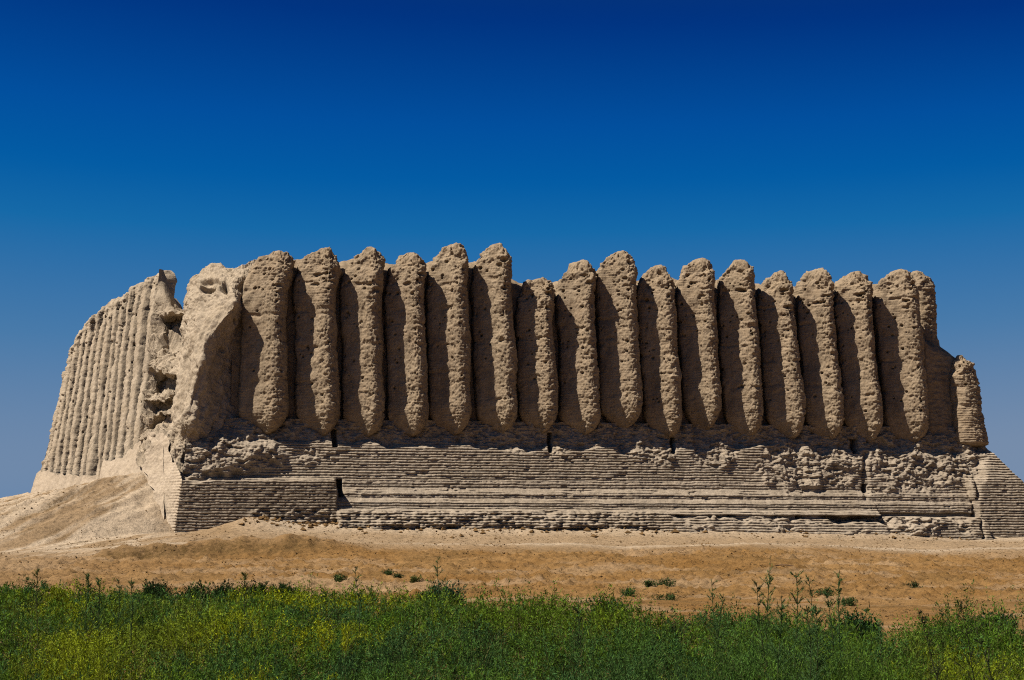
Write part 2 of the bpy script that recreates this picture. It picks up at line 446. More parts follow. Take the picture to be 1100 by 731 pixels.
def terr(zv, st, seed):
    zr = zv + 0.42 * fbm(P3n * np.array([0.75, 1, 0.75]) + seed, 4, .55)
    k_ = np.floor(zr / st); f_ = zr / st - k_
    return (k_ + sstep(0.55, 0.95, f_)) * st - 0.42 * 0.0
RUBP = [(-1.2, -1.0), (2.0, 1.05), (2.6, 1.5), (3.9, 2.1), (4.3, 2.42), (4.8, 2.6), (5.6, 2.9)]

Dt = prof(terr(zz, 0.30, 2.0), RUBP); Dt2 = prof(terr(zz, 0.15, 9.0), RUBP)
blk = hash01(np.floor(U / 0.27 + 2 * fbm(P3n * .6 + 4, 2)), np.floor(zz / 0.15 + fbm(P3n * .7 + 8, 2)))
Dr = 0.62 * Dt + 0.38 * Dt2 + 0.15 * (blk - 0.5) - 0.20 * fbm(P3n * 1.0 + 2, 4, .6) - 0.10 * (0.6 - W) * (1 - sstep(4.1, 4.4, Z)) - 0.05 * fbm(P3n * 6, 3, .6) - 0.04
p1 = np.maximum(np.maximum(ell(240, 487, 58, 24, .6), ell(215, 496, 30, 20, .6)), 0)
D = D * (1 - rub) + (Dr + 0.10 - 0.6 * p1 + 0.17 * tz_) * rub
undercut = 0.5 * sstep(0.30, 0.05, Z) * 1.0
llump = -0.40 * (0.7 - W) - 0.14 * (0.6 - W2) - 0.30 * fbm(P3n * np.array([0.5, 1, 1.5]) + 12, 4, .6)
D += (llump + 0.55 * 0.6 * (1 - sstep(.0, .45, zz + 0.25 * fbm(P3n * .7 + 40, 2)))) * low
lr = lowr * (0.25 + 0.75 * sstep(-.15, .25, fbm(P3n * np.array([.45, 1, 1.2]) + 15, 2)))
D = D * (1 - lr) + (prof(terr(zz, 0.22, 33.0), [(-1.2, -1.7), (0, -1.0), (.45, -.6), (.8, .45), (1.2, .9), (2, 1.2)]) + 0.15 * (blk - .5) + 0.5 * llump) * lr
# drain slots and clefts
def slot(x0, x1, y0, y1, dep=1.1, lean=0.0):
    xx = PX - lean * (PY - y0)
    return dep * sstep(x0 - .7, x0 + .5, xx) * (1 - sstep(x1 - .5, x1 + .7, xx)) * sstep(y0 - .8, y0 + .6, PY) * (1 - sstep(y1 - .6, y1 + .8, PY))
for a_ in ((356.6, 361.6, 461, 480, 1.3, .08), (362.6, 367.4, 515, 534, 1.3, 0.1), (590.6, 594.4, 465, 486, 1.2), (722.8, 726.6, 470, 487, 1.2), (917, 923, 472, 487, 1.2, .1), (929.5, 934, 520, 529, 1.0)):
    D += slot(*a_)
D += 0.16 * np.exp(-((PX - 931 - 3 * jag * 10) / 2.2) ** 2) * sstep(480, 488, PY) * (1 - sstep(535, 540, PY))
D += 0.25 * np.exp(-((PX - (1046 + 0.05 * (PY - 520)) - 20 * jag) / 1.6) ** 2) * sstep(510, 516, PY)
D = D - 0.0
# fan of debris where the flutes meet the base
top_m = sstep(4.2, 4.7, Z)
D -= top_m * (0.16 * fbm(P3n * 1.5 + 31, 4, .6) - 0.10 * (0.6 - W))
PLF = fpt(U, D, Z)
pl = part('stepped_plinth', PLF, MUD_PLINTH)
# right flank of the plinth
ke = np.linspace(0, 1, 60)
part('plinth_flank', np.stack([PLF[::3, -1] + EI * (24 * t) + EU * 0.12 * math.sin(9 * t) for t in ke], 1), MUD_PLINTH)

# ------------------------------------------------------------------ broken corner mass at the left
def D_(px, py, Y): return at_depth(px, py, Y)
rowsC = [
    [(206, 318, 98), (205, 304, 96.0), (216, 291, 95.4), (232, 284, 95), (250, 289, 94.6), (262, 284, 94.6), (275, 278, 95.5)],
    [(201, 326, 97.5), (201, 318, 95.0), (216, 308, 93.8), (236, 302, 93.0), (252, 303, 92.8), (263, 300, 93.2), (278, 298, 94)],
    [(200, 340, 97.2), (199.5, 338, 94.4), (220, 333, 92.6), (251, 325, 91.2), (257, 328, 92.0), (263, 330, 93.2), (278, 330, 94)],
    [(200, 366, 97), (197.5, 366, 93.8), (209, 363, 91.9), (224, 365, 90.7), (244, 365, 92.2), (263, 366, 93.4), (279, 366, 94)],
    [(197, 408, 96.6), (192.5, 408, 93.0), (200, 411, 91.4), (209, 421, 90.0), (237, 419, 91.8), (265, 416, 93.2), (280, 416, 94)],
    [(190, 450, 96), (184, 450, 92.0), (193, 453, 90.6), (203, 456, 89.5), (237, 457, 91.4), (269, 457, 92.9), (284, 457, 94)],
    [(187, 468, 95.5), (181, 466, 91.4), (190, 471, 90.4), (203, 472, 90.0), (240, 474, 91.4), (273, 476, 92.4), (288, 476, 93.5)],
    [(190, 492, 94), (183, 488, 90.6), (190, 494, 89.9), (199, 494, 90.0), (216, 498, 91.6), (273, 500, 92.8), (288, 500, 93.5)],
    [(196, 520, 93), (188, 518, 90.2), (193, 518, 89.3), (200, 519, 89.4), (216, 522, 91.6), (273, 520, 92.8), (288, 520, 93.5)]]
C = np.array([[D_(*p) for p in r] for r in rowsC])
P = loft(C, 300, 240)
n = grid_normals(P)
if (n[150, 120] @ np.array([0, -1, 0])) < 0: n = -n
dsp = 0.16 * fbm(P * 0.7, 3) + 0.09 * fbm(P * np.array([2.2, 2.2, 2.0]), 4, .6) + 0.04 * fbm(P * 7, 3, .6)
px_, py_ = project(P)
# run-off gullies on the sunlit face
g = np.sin((px_ + 0.32 * (py_ - 300)) * 0.62 + 2.5 * fbm(P * .5, 2)); fl = sstep(250, 235, px_ + 0.4 * (py_ - 330) * 0)
dsp += 0.05 * g * fl * sstep(322, 345, py_)
for cx, cy, rx, ry, dp in ((222, 310, 10, 5.2, 1.2), (241, 309, 5, 6, .8), (226, 304, 12, 5, .35), (256, 392, 2.6, 3.4, .35), (256, 376, 2.6, 4, .35), (251, 345, 2, 3.5, .3), (240, 376, 3, 3, .25), (212, 395, 2, 2, .2)):
    r = np.sqrt(((px_ - cx) / rx) ** 2 + ((py_ - cy) / ry) ** 2) + .2 * fbm(P * 2.5, 2)
    dsp -= dp * (1 - sstep(.7, 1.1, r))
P = P + n * dsp[..., None]
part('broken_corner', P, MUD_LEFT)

# ------------------------------------------------------------------ left wall: flutes, sheet, breach, plaster
FL_N = [((168, 289), (150, 474)), ((156, 293), (140.5, 482)), ((147.5, 300), (131, 489)), ((139.5, 304), (122, 494)), ((132.5, 311), (115, 497)), ((126, 315), (109, 500))]
FL_F = [((120, 318), (99, 499)), ((113, 323), (92, 496)), ((106, 327), (84.5, 494)), ((98.5, 333), (77, 494)), ((91.5, 341), (70, 495)), ((84.5, 352), (63, 496)), ((78, 364), (56, 497)), ((71.5, 392), (49.5, 498))]
for gi, FLS in enumerate((FL_N, FL_F)):
    mids = [0.5 * (left(*b, 0.2) + left(*t, 0.2)) for t, b in FLS]
    for i, (t, b) in enumerate(FLS):
        j = min(i, len(FLS) - 2)
        sp = np.linalg.norm(mids[j + 1] - mids[j])
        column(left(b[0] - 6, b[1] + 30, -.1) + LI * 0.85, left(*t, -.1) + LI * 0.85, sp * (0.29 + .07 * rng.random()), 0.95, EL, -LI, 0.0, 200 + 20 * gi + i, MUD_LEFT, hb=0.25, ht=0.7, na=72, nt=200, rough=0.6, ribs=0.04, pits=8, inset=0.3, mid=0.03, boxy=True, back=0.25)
# sheet behind them
outl = [(30, 560), (35, 528), (46, 492), (60, 440), (69, 402), (76, 374), (80, 361), (90, 345), (97, 336), (108, 326), (118, 317), (129, 315), (141, 304), (155, 297), (168, 293), (174, 297)]
P = []
ox = np.array([o[0] for o in outl]); oy = np.array([o[1] for o in outl])
pxs = np.linspace(30, 174, 240)
lean = 0.0
for q in np.linspace(0, 1, 200):
    row = []
    for x in pxs:
        yt = np.interp(x, ox, oy) + 8
        y = yt + (575 - yt) * q
        row.append(left(x, y, 0.95))
    P.append(row)
P = np.array(P)
dsp = 0.15 * fbm(P * .8, 3) + 0.10 * fbm(P * np.array([1.5, 1.5, 4]), 4, .6)
px_, py_ = project(P)
xl = 128 - 24 * (py_ - 345) / 158
fis = np.exp(-((px_ - xl) / 2.2) ** 2) * sstep(335, 352, py_) * (1 - sstep(500, 506, py_))
dsp -= 1.6 * fis
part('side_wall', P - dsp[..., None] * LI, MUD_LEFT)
# top of the side wall, closing back over its thickness
T0 = P[0]; part('side_wall_top', np.stack([T0 + LI * (0.9 * t) * np.clip((171 - pxs) / 40, 0.02, 1)[:, None] - EZ * (3.0 * t * t) for t in np.linspace(0, 1, 24)], 0), MUD_LEFT)
# far end of the side wall
E0 = P[:, 0]; part('side_wall_end', np.stack([E0 + LI * (3.0 * t) + EL * (0.5 * math.sin(math.pi * t * .5)) for t in np.linspace(0, 1, 24)], 1), MUD_LEFT)

# breach: the stepped broken end of the side wall
def Lf(px, py, dl=0.0): return left(px, py, dl)
rb = [
    [(171, 289.5, -.2), (178, 293, 0.5), (184, 316, 1.2), (190, 322, 1.8)],
    [(168, 318, -.25), (178, 320, 0.1), (189, 328, 0.9), (199, 336, 1.8)],
    [(165, 334, -.25), (172, 336, -.1), (184, 337, 0.1), (200, 338, 0.6)],
    [(165, 340, -.25), (173, 344, 0.1), (186, 343, .9), (201, 342, 1.3)],
    [(162, 366, -.25), (172, 366, 0.05), (184, 366, .7), (201, 366, 1.2)],
    [(160, 387, -.3), (171, 388, 0.0), (184, 388, .6), (200, 388, 1.0)],
    [(159, 394, -.35), (168, 395, -.15), (181, 394, 0.15), (196, 393, 0.5)],
    [(159, 400, -.4), (167, 401, -.2), (180, 400, 0.0), (195, 399, 0.35)],
    [(158, 403, -.35), (166, 404, 0.0), (178, 404, .7), (194, 403, 1.0)],
    [(156, 420, -.35), (164, 421, 0.0), (175, 421, .6), (192, 420, .9)],
    [(155, 427, -.4), (162, 428, -.2), (175, 427, 0.0), (190, 426, 0.3)],
    [(155, 430, -.4), (162, 431, -.2), (175, 430, -.05), (190, 429, 0.3)],
    [(154, 432, -.35), (163, 433, 0.0), (174, 433, .5), (189, 432, .7)],
    [(153, 440, -.4), (162, 441, 0.0), (173, 441, 0.5), (188, 440, .7)],
    [(152, 447, -.45), (160, 448, -.2), (172, 447, -.1), (187, 446, 0.2)],
    [(151, 456, -.45), (157, 460, -.2), (172, 450, 0.3), (187, 450, 0.5)],
    [(150, 474, -.5), (160, 468, -.3), (174, 464, 0.1), (188, 464, 0.4)],
    [(148, 500, -.5), (160, 500, -.3), (176, 500, -.2), (192, 500, 0.2)]]
C = np.array([[Lf(*p) for p in r] for r in rb])
P = loft(C, 330, 120)
wz_ = 0.34 * fbm(P * .85 + 5, 3, .6) + 0.12 * fbm(P * 3.1 + 5, 3)
fade_ = np.clip(np.arange(len(P)) / 60.0, 0.12, 1)[:, None]; wz_ = wz_ * fade_
P = P - fade_[..., None] * (0.26 * fbm(P * .9, 3) + 0.14 * fbm(P * np.array([2.5, 2.5, 3]), 4, .65) + 0.05 * fbm(P * 8, 3))[..., None] * LI + wz_[..., None] * EZ
part('breached_end', P, MUD_LEFT)

# smooth plaster facing at the foot of the side wall
def cornerE(z):
    dd = np.interp(z, [p[0] for p in lef], [p[1] for p in lef]); return fpt(0.115 * max(z, 0) + 0.015, dd + 0.0, z)
top_edge = [(30, 508), (40, 506), (50, 507), (62, 509), (75, 511), (88, 512), (97, 513), (101, 508), (105, 499), (112, 494), (118, 496), (125, 492), (132, 491), (140, 483), (152, 472), (160, 465), (172, 464), (177, 466), (179, 478), (184, 492), (190, 505), (193, 513)]
tx = np.array([t_[0] for t_ in top_edge]); ty = np.array([t_[1] for t_ in top_edge])
pxs = np.linspace(30, 176, 320)
rows = []
tn_ = dict(zip(pxs, 2.6 * fbm(np.stack([pxs * .23, pxs * 0 + .5, pxs * 0], -1), 3)))
zc = np.linspace(-1, 5, 200); ce = np.array([cornerE(zv) for zv in zc]); cpx, cpy = project(ce)
for q in np.linspace(0, 1, 150):
    row = []
    for x in pxs:
        yt = np.interp(x, tx, ty) + tn_[x]
        y = yt + (590 - yt) * q
        xx = max(x, float(np.interp(y, [470, 531, 560], [51, 32, 30])))
        P0 = left(xx, y, -0.35)
        w = 0.0
        if w > 0:
            zt = np.interp(-y, -cpy[::-1] if cpy[0] < cpy[-1] else -cpy, zc[::-1] if cpy[0] < cpy[-1] else zc)
            Ec = cornerE(zt)
            xx = x + (project(Ec)[0] - 193) * w
            P0 = at_depth(xx, y, Ec[1] + (1 - w) ** 1.3 * (P0[1] - Ec[1]))
        row.append(P0)
    rows.append(row)
P = np.array(rows)
px_, py_ = project(P)
crack = np.exp(-((px_ - (165 - 0.22 * (py_ - 466) + 1.5 * np.sin(py_ * .3))) / 1.0) ** 2) * sstep(466, 470, py_) * (1 - sstep(503, 507, py_))
gap = np.exp(-((px_ - (104 - 0.2 * (py_ - 500))) / 3.2) ** 2) * (1 - sstep(515, 524, py_))
dsp = 0.05 * fbm(P * .8, 3) + 0.02 * fbm(P * 5, 3) - 0.16 * crack - 0.45 * gap
dsp += 0.03 * np.sin(P[..., 2] * 2 * np.pi / CH) * sstep(182, 188, px_)
part('plaster_facing', P - dsp[..., None] * LI, PLASTER)

ts = np.concatenate([np.linspace(0, .12, 14), np.linspace(.14, 1.25, 90)])
pyv = np.linspace(400, 640, 300); lp = np.array([left(166.0 + 3.5 * math.sin(y_ * .11) + 1.6 * math.sin(y_ * .37 + 1), y_, -0.42) for y_ in pyv]); o2 = np.argsort(lp[:, 2])
Tz = np.stack([np.interp(zl + A[2], lp[o2, 2], lp[o2, k_]) for k_ in range(3)], -1)
dS = np.interp(zl, [-1.2, 0, 2.4, 5.6], [-.1, 0.0, .31, 1.9])
ce = fpt(0.115 * np.clip(zl, 0, 9) + 0.015, dS, zl)
e0 = PLF[:, 0] * (1 - sstep(2.2, 2.4, zl))[:, None] + ce * sstep(2.2, 2.4, zl)[:, None]
SF = []
for t_ in ts:
    zt_ = float(np.interp(t_, [0, .12, .35, .62, .8, 1.3], [2.40, 2.75, 3.5, 4.35, 4.7, 4.7])) + 0.18 * math.sin(t_ * 11) * min(1, t_ * 5) + 0.07 * math.sin(t_ * 31)
    zi = np.minimum(zl, zt_); k_ = math.exp(-t_ / .03)
    row = (e0 * k_ + ce * (1 - k_)) * (1 - t_) + Tz * t_
    SF.append(np.stack([np.interp(zi, zl, row[:, k2]) for k2 in range(3)], -1))
SF = np.stack(SF, 1)
sd_ = 0.06 * fbm(SF * .8, 3) + 0.025 * fbm(SF * 5, 3) + 0.02 * np.sin(2 * np.pi * SF[..., 2] / CH) * np.exp(-ts / .25)[None]
sd_ = sd_ * np.minimum(1, ts / .04)[None]
part('plaster_corner', SF - sd_[..., None] * LI, PLASTER)

# solid earth core so that the ruin is a closed mass
cz0, cz1 = 2.0, 8.2
cc = [fpt(5.5, 6.5, 0.0), fpt(36.0, 6.5, 0.0), fpt(33.0, 30.0, 0.0), A + EL * 27 + LI * 5.5]
q = []
for zc_ in (cz0, cz1):
    for c in cc: q.append(c + EZ * zc_)
raw_mesh('earth_core', q, [[0, 1, 5, 4], [1, 2, 6, 5], [2, 3, 7, 6], [3, 0, 4, 7], [4, 5, 6, 7]], 4, MUD, fort, False, ROOT)

# ------------------------------------------------------------------ ground
foot_px = [(188, 571), (173, 548), (155, 507), (127, 517), (99, 522), (66, 527), (32, 531), (0, 545)]
fs, fz = [], []
for p in foot_px:
    Pp = left(*p, -0.35 if p[0] < 187 else 0)
    fs.append((Pp - A) @ EL); fz.append((Pp - A)[2])
fs, fz = np.array(fs), np.array(fz)
o_ = np.argsort(fs); fs, fz = fs[o_], fz[o_]

def ground_z(X, Y, detail=True):
    X = np.asarray(X, float); Y = np.asarray(Y, float)
    rx, ry = X - A[0], Y - A[1]
    uu = rx * EU[0] + ry * EU[1]; w = -(rx * EI[0] + ry * EI[1])        # distance in front of the facade line
    sl = rx * EL[0] + ry * EL[1]; ql = -(rx * LI[0] + ry * LI[1])       # along / outward of the side wall
    # terrace and bank follow the facade
    wn = w + 0.5 * fbm(np.stack([X * 0.06, Y * 0.06, X * 0], -1), 2)
    base = np.interp(wn, [-50, 0, 2.5, 4.5, 6.5, 7.6, 9.0, 14, 22, 30, 36, 44, 60], [2.55, 2.50, 2.22, 1.98, 1.93, 1.90, 1.72, 1.30, 0.72, 0.28, 0.1, 0.0, 0.0])
    base = base + 0.20 * np.clip(-(uu - 20) / 20, -1, 0.0)
    qf = np.interp(ql, [-60, 2, 12, 26, 40, 70], [1, 1, 0.75, 0.3, 0.08, 0.0])
    base = base * np.maximum(qf, np.clip((w - 6) / 8, 0, 1))
    # sand heaped against the side wall
    hs = np.interp(sl, np.concatenate([[-7.0, -3.0], fs, [fs[-1] + 25]]), np.concatenate([[0.0, 0.05], np.maximum(fz, 0), [fz[-1] * 0.6]]))
    qq = np.maximum(ql + 0.25 * hs - 0.5, 0)
    mound = hs * np.exp(-(qq / 9.5) ** 1.15)
    z = A[2] - 2.54 + base + mound
    # earth piled at the foot of the left corner block and under the right flank
    z = z + 0.62 * np.exp(-((uu - 3.6) / 1.7) ** 2) * np.exp(-(np.maximum(w, 0) / 1.6) ** 2) * (w > -3)
    z = z + 0.35 * np.exp(-((uu - 7.5) / 3.0) ** 2) * np.exp(-(np.maximum(w, 0) / 2.0) ** 2)
    z = z + 0.30 * sstep(8, 14, uu) * (1 - sstep(36.5, 39, uu)) * np.exp(-(np.maximum(w - .4, 0) / 1.4) ** 2)
    # low spoil bank beside the path at the left
    n1 = fbm(np.stack([X * .35, Y * .35, X * 0 + 3], -1), 3)
    lb = np.exp(-((w - 10.0 + 0.10 * uu + 0.4 * n1) / 1.0) ** 2) * sstep(-4.0, -2.2, uu) * (1 - sstep(5.0, 8.5, uu))
    z = z + (0.46 + 0.12 * fbm(np.stack([X * 1.2, Y * 1.2, X * 0 + 9], -1), 3)) * lb
    z = z - 0.18 * np.exp(-((w - 12.2) / 1.2) ** 2) * sstep(-3.5, -2.0, uu) * (1 - sstep(5.0, 8.0, uu))
    if detail:
        p = np.stack([X, Y, X * 0], -1)
        amp = sstep(34, 50, Y)
        z = z + 0.16 * fbm(p * 0.13, 3)*sstep(2, 6, w) + 0.05 * fbm(p * 0.7, 4) * amp
        # erosion rills running down the mound and the bank
        rl = fbm(np.stack([sl * 1.1 + 0.35 * ql, ql * 0.16, X * 0], -1), 4, .6)
        z = z + 0.14 * rl * sstep(0.15, 0.9, mound) + 0.07 * fbm(p * 1.1 + 3, 4, .62) * sstep(0.15, 0.9, mound)
        bm = sstep(8.0, 9.5, w) * (1 - sstep(30, 36, w))
        z = z + 0.085 * fbm(np.stack([uu * 0.9, w * .55, X * 0 + 8], -1), 5, .6) * bm
        cl = fbm(p * 2.6 + 5, 3, .6)
        z = z + 0.13 * np.maximum(cl - 0.12, 0) * amp * (0.35 + 1.0 * sstep(9, 11, w) * (1 - sstep(30, 36, w)))
    return z

def axis(lo, hi, step, far, ratio=1.25):
    c = list(np.arange(lo, hi + 1e-6, step)); st = step; v = hi; outr = []
    while v < far: st *= ratio; v += st; outr.append(v)
    st = step; v = lo; outl_ = []
    while v > -far: st *= ratio; v -= st; outl_.append(v)
    return np.array(outl_[::-1] + c + outr)
gx = axis(-36, 34, 0.10, 3000); 
gy = np.concatenate([np.arange(-40, 30, 1.0), np.arange(30, 48, 0.2), np.arange(48, 100, 0.10), np.arange(100, 135, 0.25)])
gy = np.concatenate([-np.geomspace(40, 3000, 24)[::-1][:-1], gy, 135 + np.geomspace(0.5, 3000, 40)])
X, Y = np.meshgrid(gx, gy)
Z = ground_z(X, Y)
rx, ry = X - A[0], Y - A[1]
w = -(rx * EI[0] + ry * EI[1]); uu = rx * EU[0] + ry * EU[1]; sl = rx * EL[0] + ry * EL[1]; ql = -(rx * LI[0] + ry * LI[1])
bank = sstep(7.0, 11.5, w + 1.0 * fbm(np.stack([X * .15, Y * .15, X * 0], -1), 2)) * sstep(-14, 8, uu + 0.2 * w)
pale = np.maximum(0.24 * bank * sstep(.05, .5, fbm(np.stack([uu * .10, w * .22, X * 0 + 71], -1), 4, .6)), 0)
pale = np.maximum(pale, 0.14 * sstep(0, 1.5, w) * (1 - sstep(6, 8, w)) * sstep(4, 8, uu))
pale = np.maximum(pale, np.exp(-((w - 6.9 - 0.25 * fbm(np.stack([X * .2, Y * .2, X * 0 + 2], -1), 2)) / 0.9) ** 2) * 0.8)
pale = np.maximum(pale, 0.9 * np.exp(-((w - 9.2 + 0.10 * uu) / 0.7) ** 2) * sstep(-4.2, -3, uu) * (1 - sstep(4, 7.5, uu)) * sstep(-.1, .35, fbm(np.stack([X * .5, Y * .5, X * 0 + 6], -1), 3)))
pale = np.maximum(pale, 0.8 * sstep(3.0, 0.5, w) * sstep(2, 5, uu))
str_ = fbm(np.stack([sl * 0.9 + 0.42 * ql, ql * 0.13, X * 0 + 4], -1), 4, .6)
mnd = sstep(1.5, -1.5, uu + 0.15 * w) * sstep(12, 5, w)
pale = np.maximum(pale, mnd * sstep(-.15, .5, str_ + 0.45 * np.exp(-(ql / 7) ** 2)))
for (cx, cy_, rx_, ry_) in ((100, 602.5, 11, 2.6), (30, 621, 6, 1.4), (95, 632, 60, 2.6), (192, 637, 22, 4), (360, 652, 14, 6)):
    gp, gq = project(np.stack([X, Y, Z], -1))
    pass
n1_ = fbm(np.stack([X * .35, Y * .35, X * 0 + 3], -1), 3)
scrub = np.exp(-((w - 10.9 + 0.10 * uu + 0.4 * n1_) / 0.75) ** 2) * sstep(-4.0, -2.4, uu) * (1 - sstep(4.5, 8.0, uu))
scrub = np.maximum(scrub, 0.65 * mnd * sstep(.12, .5, fbm(np.stack([sl * 1.6 + .7 * ql, ql * .35, X * 0 + 44], -1), 4, .65)) * sstep(1.5, 5, ql))
scrub = np.maximum(scrub, 0.55 * bank * sstep(.15, .6, fbm(np.stack([X * .22, Y * .30, X * 0 + 15], -1), 4, .65)))
soil, nt, b = new_mat('dry_soil'); n = N(nt); v = n.coord()
ab = n.attr('bank').outputs['Fac']; ap = n.attr('pale').outputs['Fac']
c = n.mix(n.ramp(n.noise(v, 0.35, 4, .6), [(0.3, 0.0), (0.7, 1.0)]), (0.232, 0.152, 0.078), (0.298, 0.205, 0.116))
cb = n.mix(n.ramp(n.noise(v, 0.30, 5, .6), [(0.35, 0.0), (0.65, 1.0)]), (0.190, 0.098, 0.028), (0.245, 0.140, 0.052))
c = n.mix(ab, c, cb)
c = n.mix(ap, c, (0.42, 0.325, 0.220))
asx = n.math('MULTIPLY', n.attr('scrub').outputs['Fac'], n.ramp(n.noise(v, 4.0, 5, .75), [(0.38, 0.15), (0.6, 1.0)]))
c = n.mix(asx, c, (0.105, 0.062, 0.020))
sv = n.mapping(v, (1, 1, 0.6))
sp = n.ramp(n.noise(sv, 5.5, 6, 0.72), [(0.30, 0.42), (0.45, 0.85), (0.6, 1.0), (0.8, 1.2)])
c = n.mix(1.0, c, sp, 'MULTIPLY')
# dry thorn scrub stubble as darker flecks
fl = n.ramp(n.noise(v, 2.6, 8, 0.8), [(0.37, 0.30), (0.46, 1.0)])
c = n.mix(0.75, c, n.mix(1.0, c, fl, 'MULTIPLY'))
n.L(c, b.inputs['Base Color'])
nb = n.bump(n.noise(v, 5.0, 6, 0.75), 0.9, 0.10); nb = n.bump(n.noise(v, 22.0, 4, .7), 0.6, 0.03, nb); n.L(nb, b.inputs['Normal'])
g = grid_mesh('ground', np.stack([X, Y, Z], -1), soil, attrs={'bank': bank, 'pale': pale, 'scrub': scrub})
g['kind'] = 'structure'

# loose clods and stones lying on the bank: too many to count, one object
def clods(nm, cx, cy, size, mat, flat=0.6):
    base = np.array([[1, 0, 0], [-.5, .87, 0], [-.5, -.87, 0], [0.2, 0.1, 1.0], [0.1, -.2, -.7]])
    fac = np.array([[0, 1, 3], [1, 2, 3], [2, 0, 3], [1, 0, 4], [2, 1, 4], [0, 2, 4]])
    k = len(cx); zc = ground_z(cx, cy)
    ang = rng.uniform(0, 6.28, k); ca, sa = np.cos(ang), np.sin(ang)
    V = base[None] * size[:, None, None] * rng.uniform(.6, 1.35, (k, 5, 3)); V[..., 2] *= flat
    x = V[..., 0] * ca[:, None] - V[..., 1] * sa[:, None]; y = V[..., 0] * sa[:, None] + V[..., 1] * ca[:, None]
    V = np.stack([x + cx[:, None], y + cy[:, None], V[..., 2] + zc[:, None] + 0.15 * size[:, None]], -1)
    fx = (fac[None] + 5 * np.arange(k)[:, None, None]).reshape(-1, 3)
    o = raw_mesh(nm, V.reshape(-1, 3), fx, 3, mat, None, False)
    o['kind'] = 'stuff'; return o
def scatter_ground(num, y0, y1, thr, seed, freq=.35):
    r_ = np.random.default_rng(seed); y = y0 + (y1 - y0) * r_.random(num * 4); x = (r_.random(num * 4) * 2 - 1) * (0.285 * y + 1)
    d = fbm(np.stack([x * freq, y * freq, x * 0 + seed], -1), 3); k = d > thr * 0.6 + thr * .5 * r_.random(len(x))
    return x[k][:num], y[k][:num]
stone, nt, b = new_mat('dirt_clod'); n = N(nt)
n.L(n.mix(n.noise(n.coord(), 0.9, 3), (0.06, 0.032, 0.010), (0.20, 0.12, 0.05)), b.inputs['Base Color'])
cx, cy = scatter_ground(19000, 46, 114, -0.10, 21)
rr_ = -( (cx - A[0]) * EI[0] + (cy - A[1]) * EI[1]); kk_ = (rr_ > 1.5) | (-((cx - A[0]) * LI[0] + (cy - A[1]) * LI[1]) > 0.8); cx, cy = cx[kk_], cy[kk_]
uf = rng.uniform(3, 40, 900); wf = rng.exponential(0.55, 900) + 0.15; fp = A[None] + uf[:, None] * EU - wf[:, None] * EI
cs_ = np.concatenate([0.022 + 0.045 * rng.random(len(cx)) ** 3, 0.05 + 0.16 * rng.random(900) ** 3])
cx = np.concatenate([cx, fp[:, 0]]); cy = np.concatenate([cy, fp[:, 1]])
cl = clods('dirt_clods', cx, cy, cs_, stone)
cl['label'] = 'loose clods and pebbles strewn over the orange dirt bank'; cl['category'] = 'clods'

# ------------------------------------------------------------------ foliage
def leaf_material(name, rough=0.6):
    m, nt, b = new_mat(name); n = N(nt)
    t = n.attr('tint').outputs['Color']
    n.L(t, b.inputs['Base Color']); b.inputs['Roughness'].default_value = rough; b.inputs['Specular IOR Level'].default_value = 0.04
    tr = nt.nodes.new('ShaderNodeBsdfTranslucent'); n.L(t, tr.inputs[0])
    mx = nt.nodes.new('ShaderNodeMixShader'); mx.inputs[0].default_value = 0.25
    out = [q for q in nt.nodes if q.type == 'OUTPUT_MATERIAL'][0]
    n.L(b.outputs[0], mx.inputs[1]); n.L(tr.outputs[0], mx.inputs[2]); n.L(mx.outputs[0], out.inputs[0])
    return m
LEAF = leaf_material('weed_leaf')

def unit(v): return v / (np.linalg.norm(v, axis=-1)[..., None] + 1e-9)

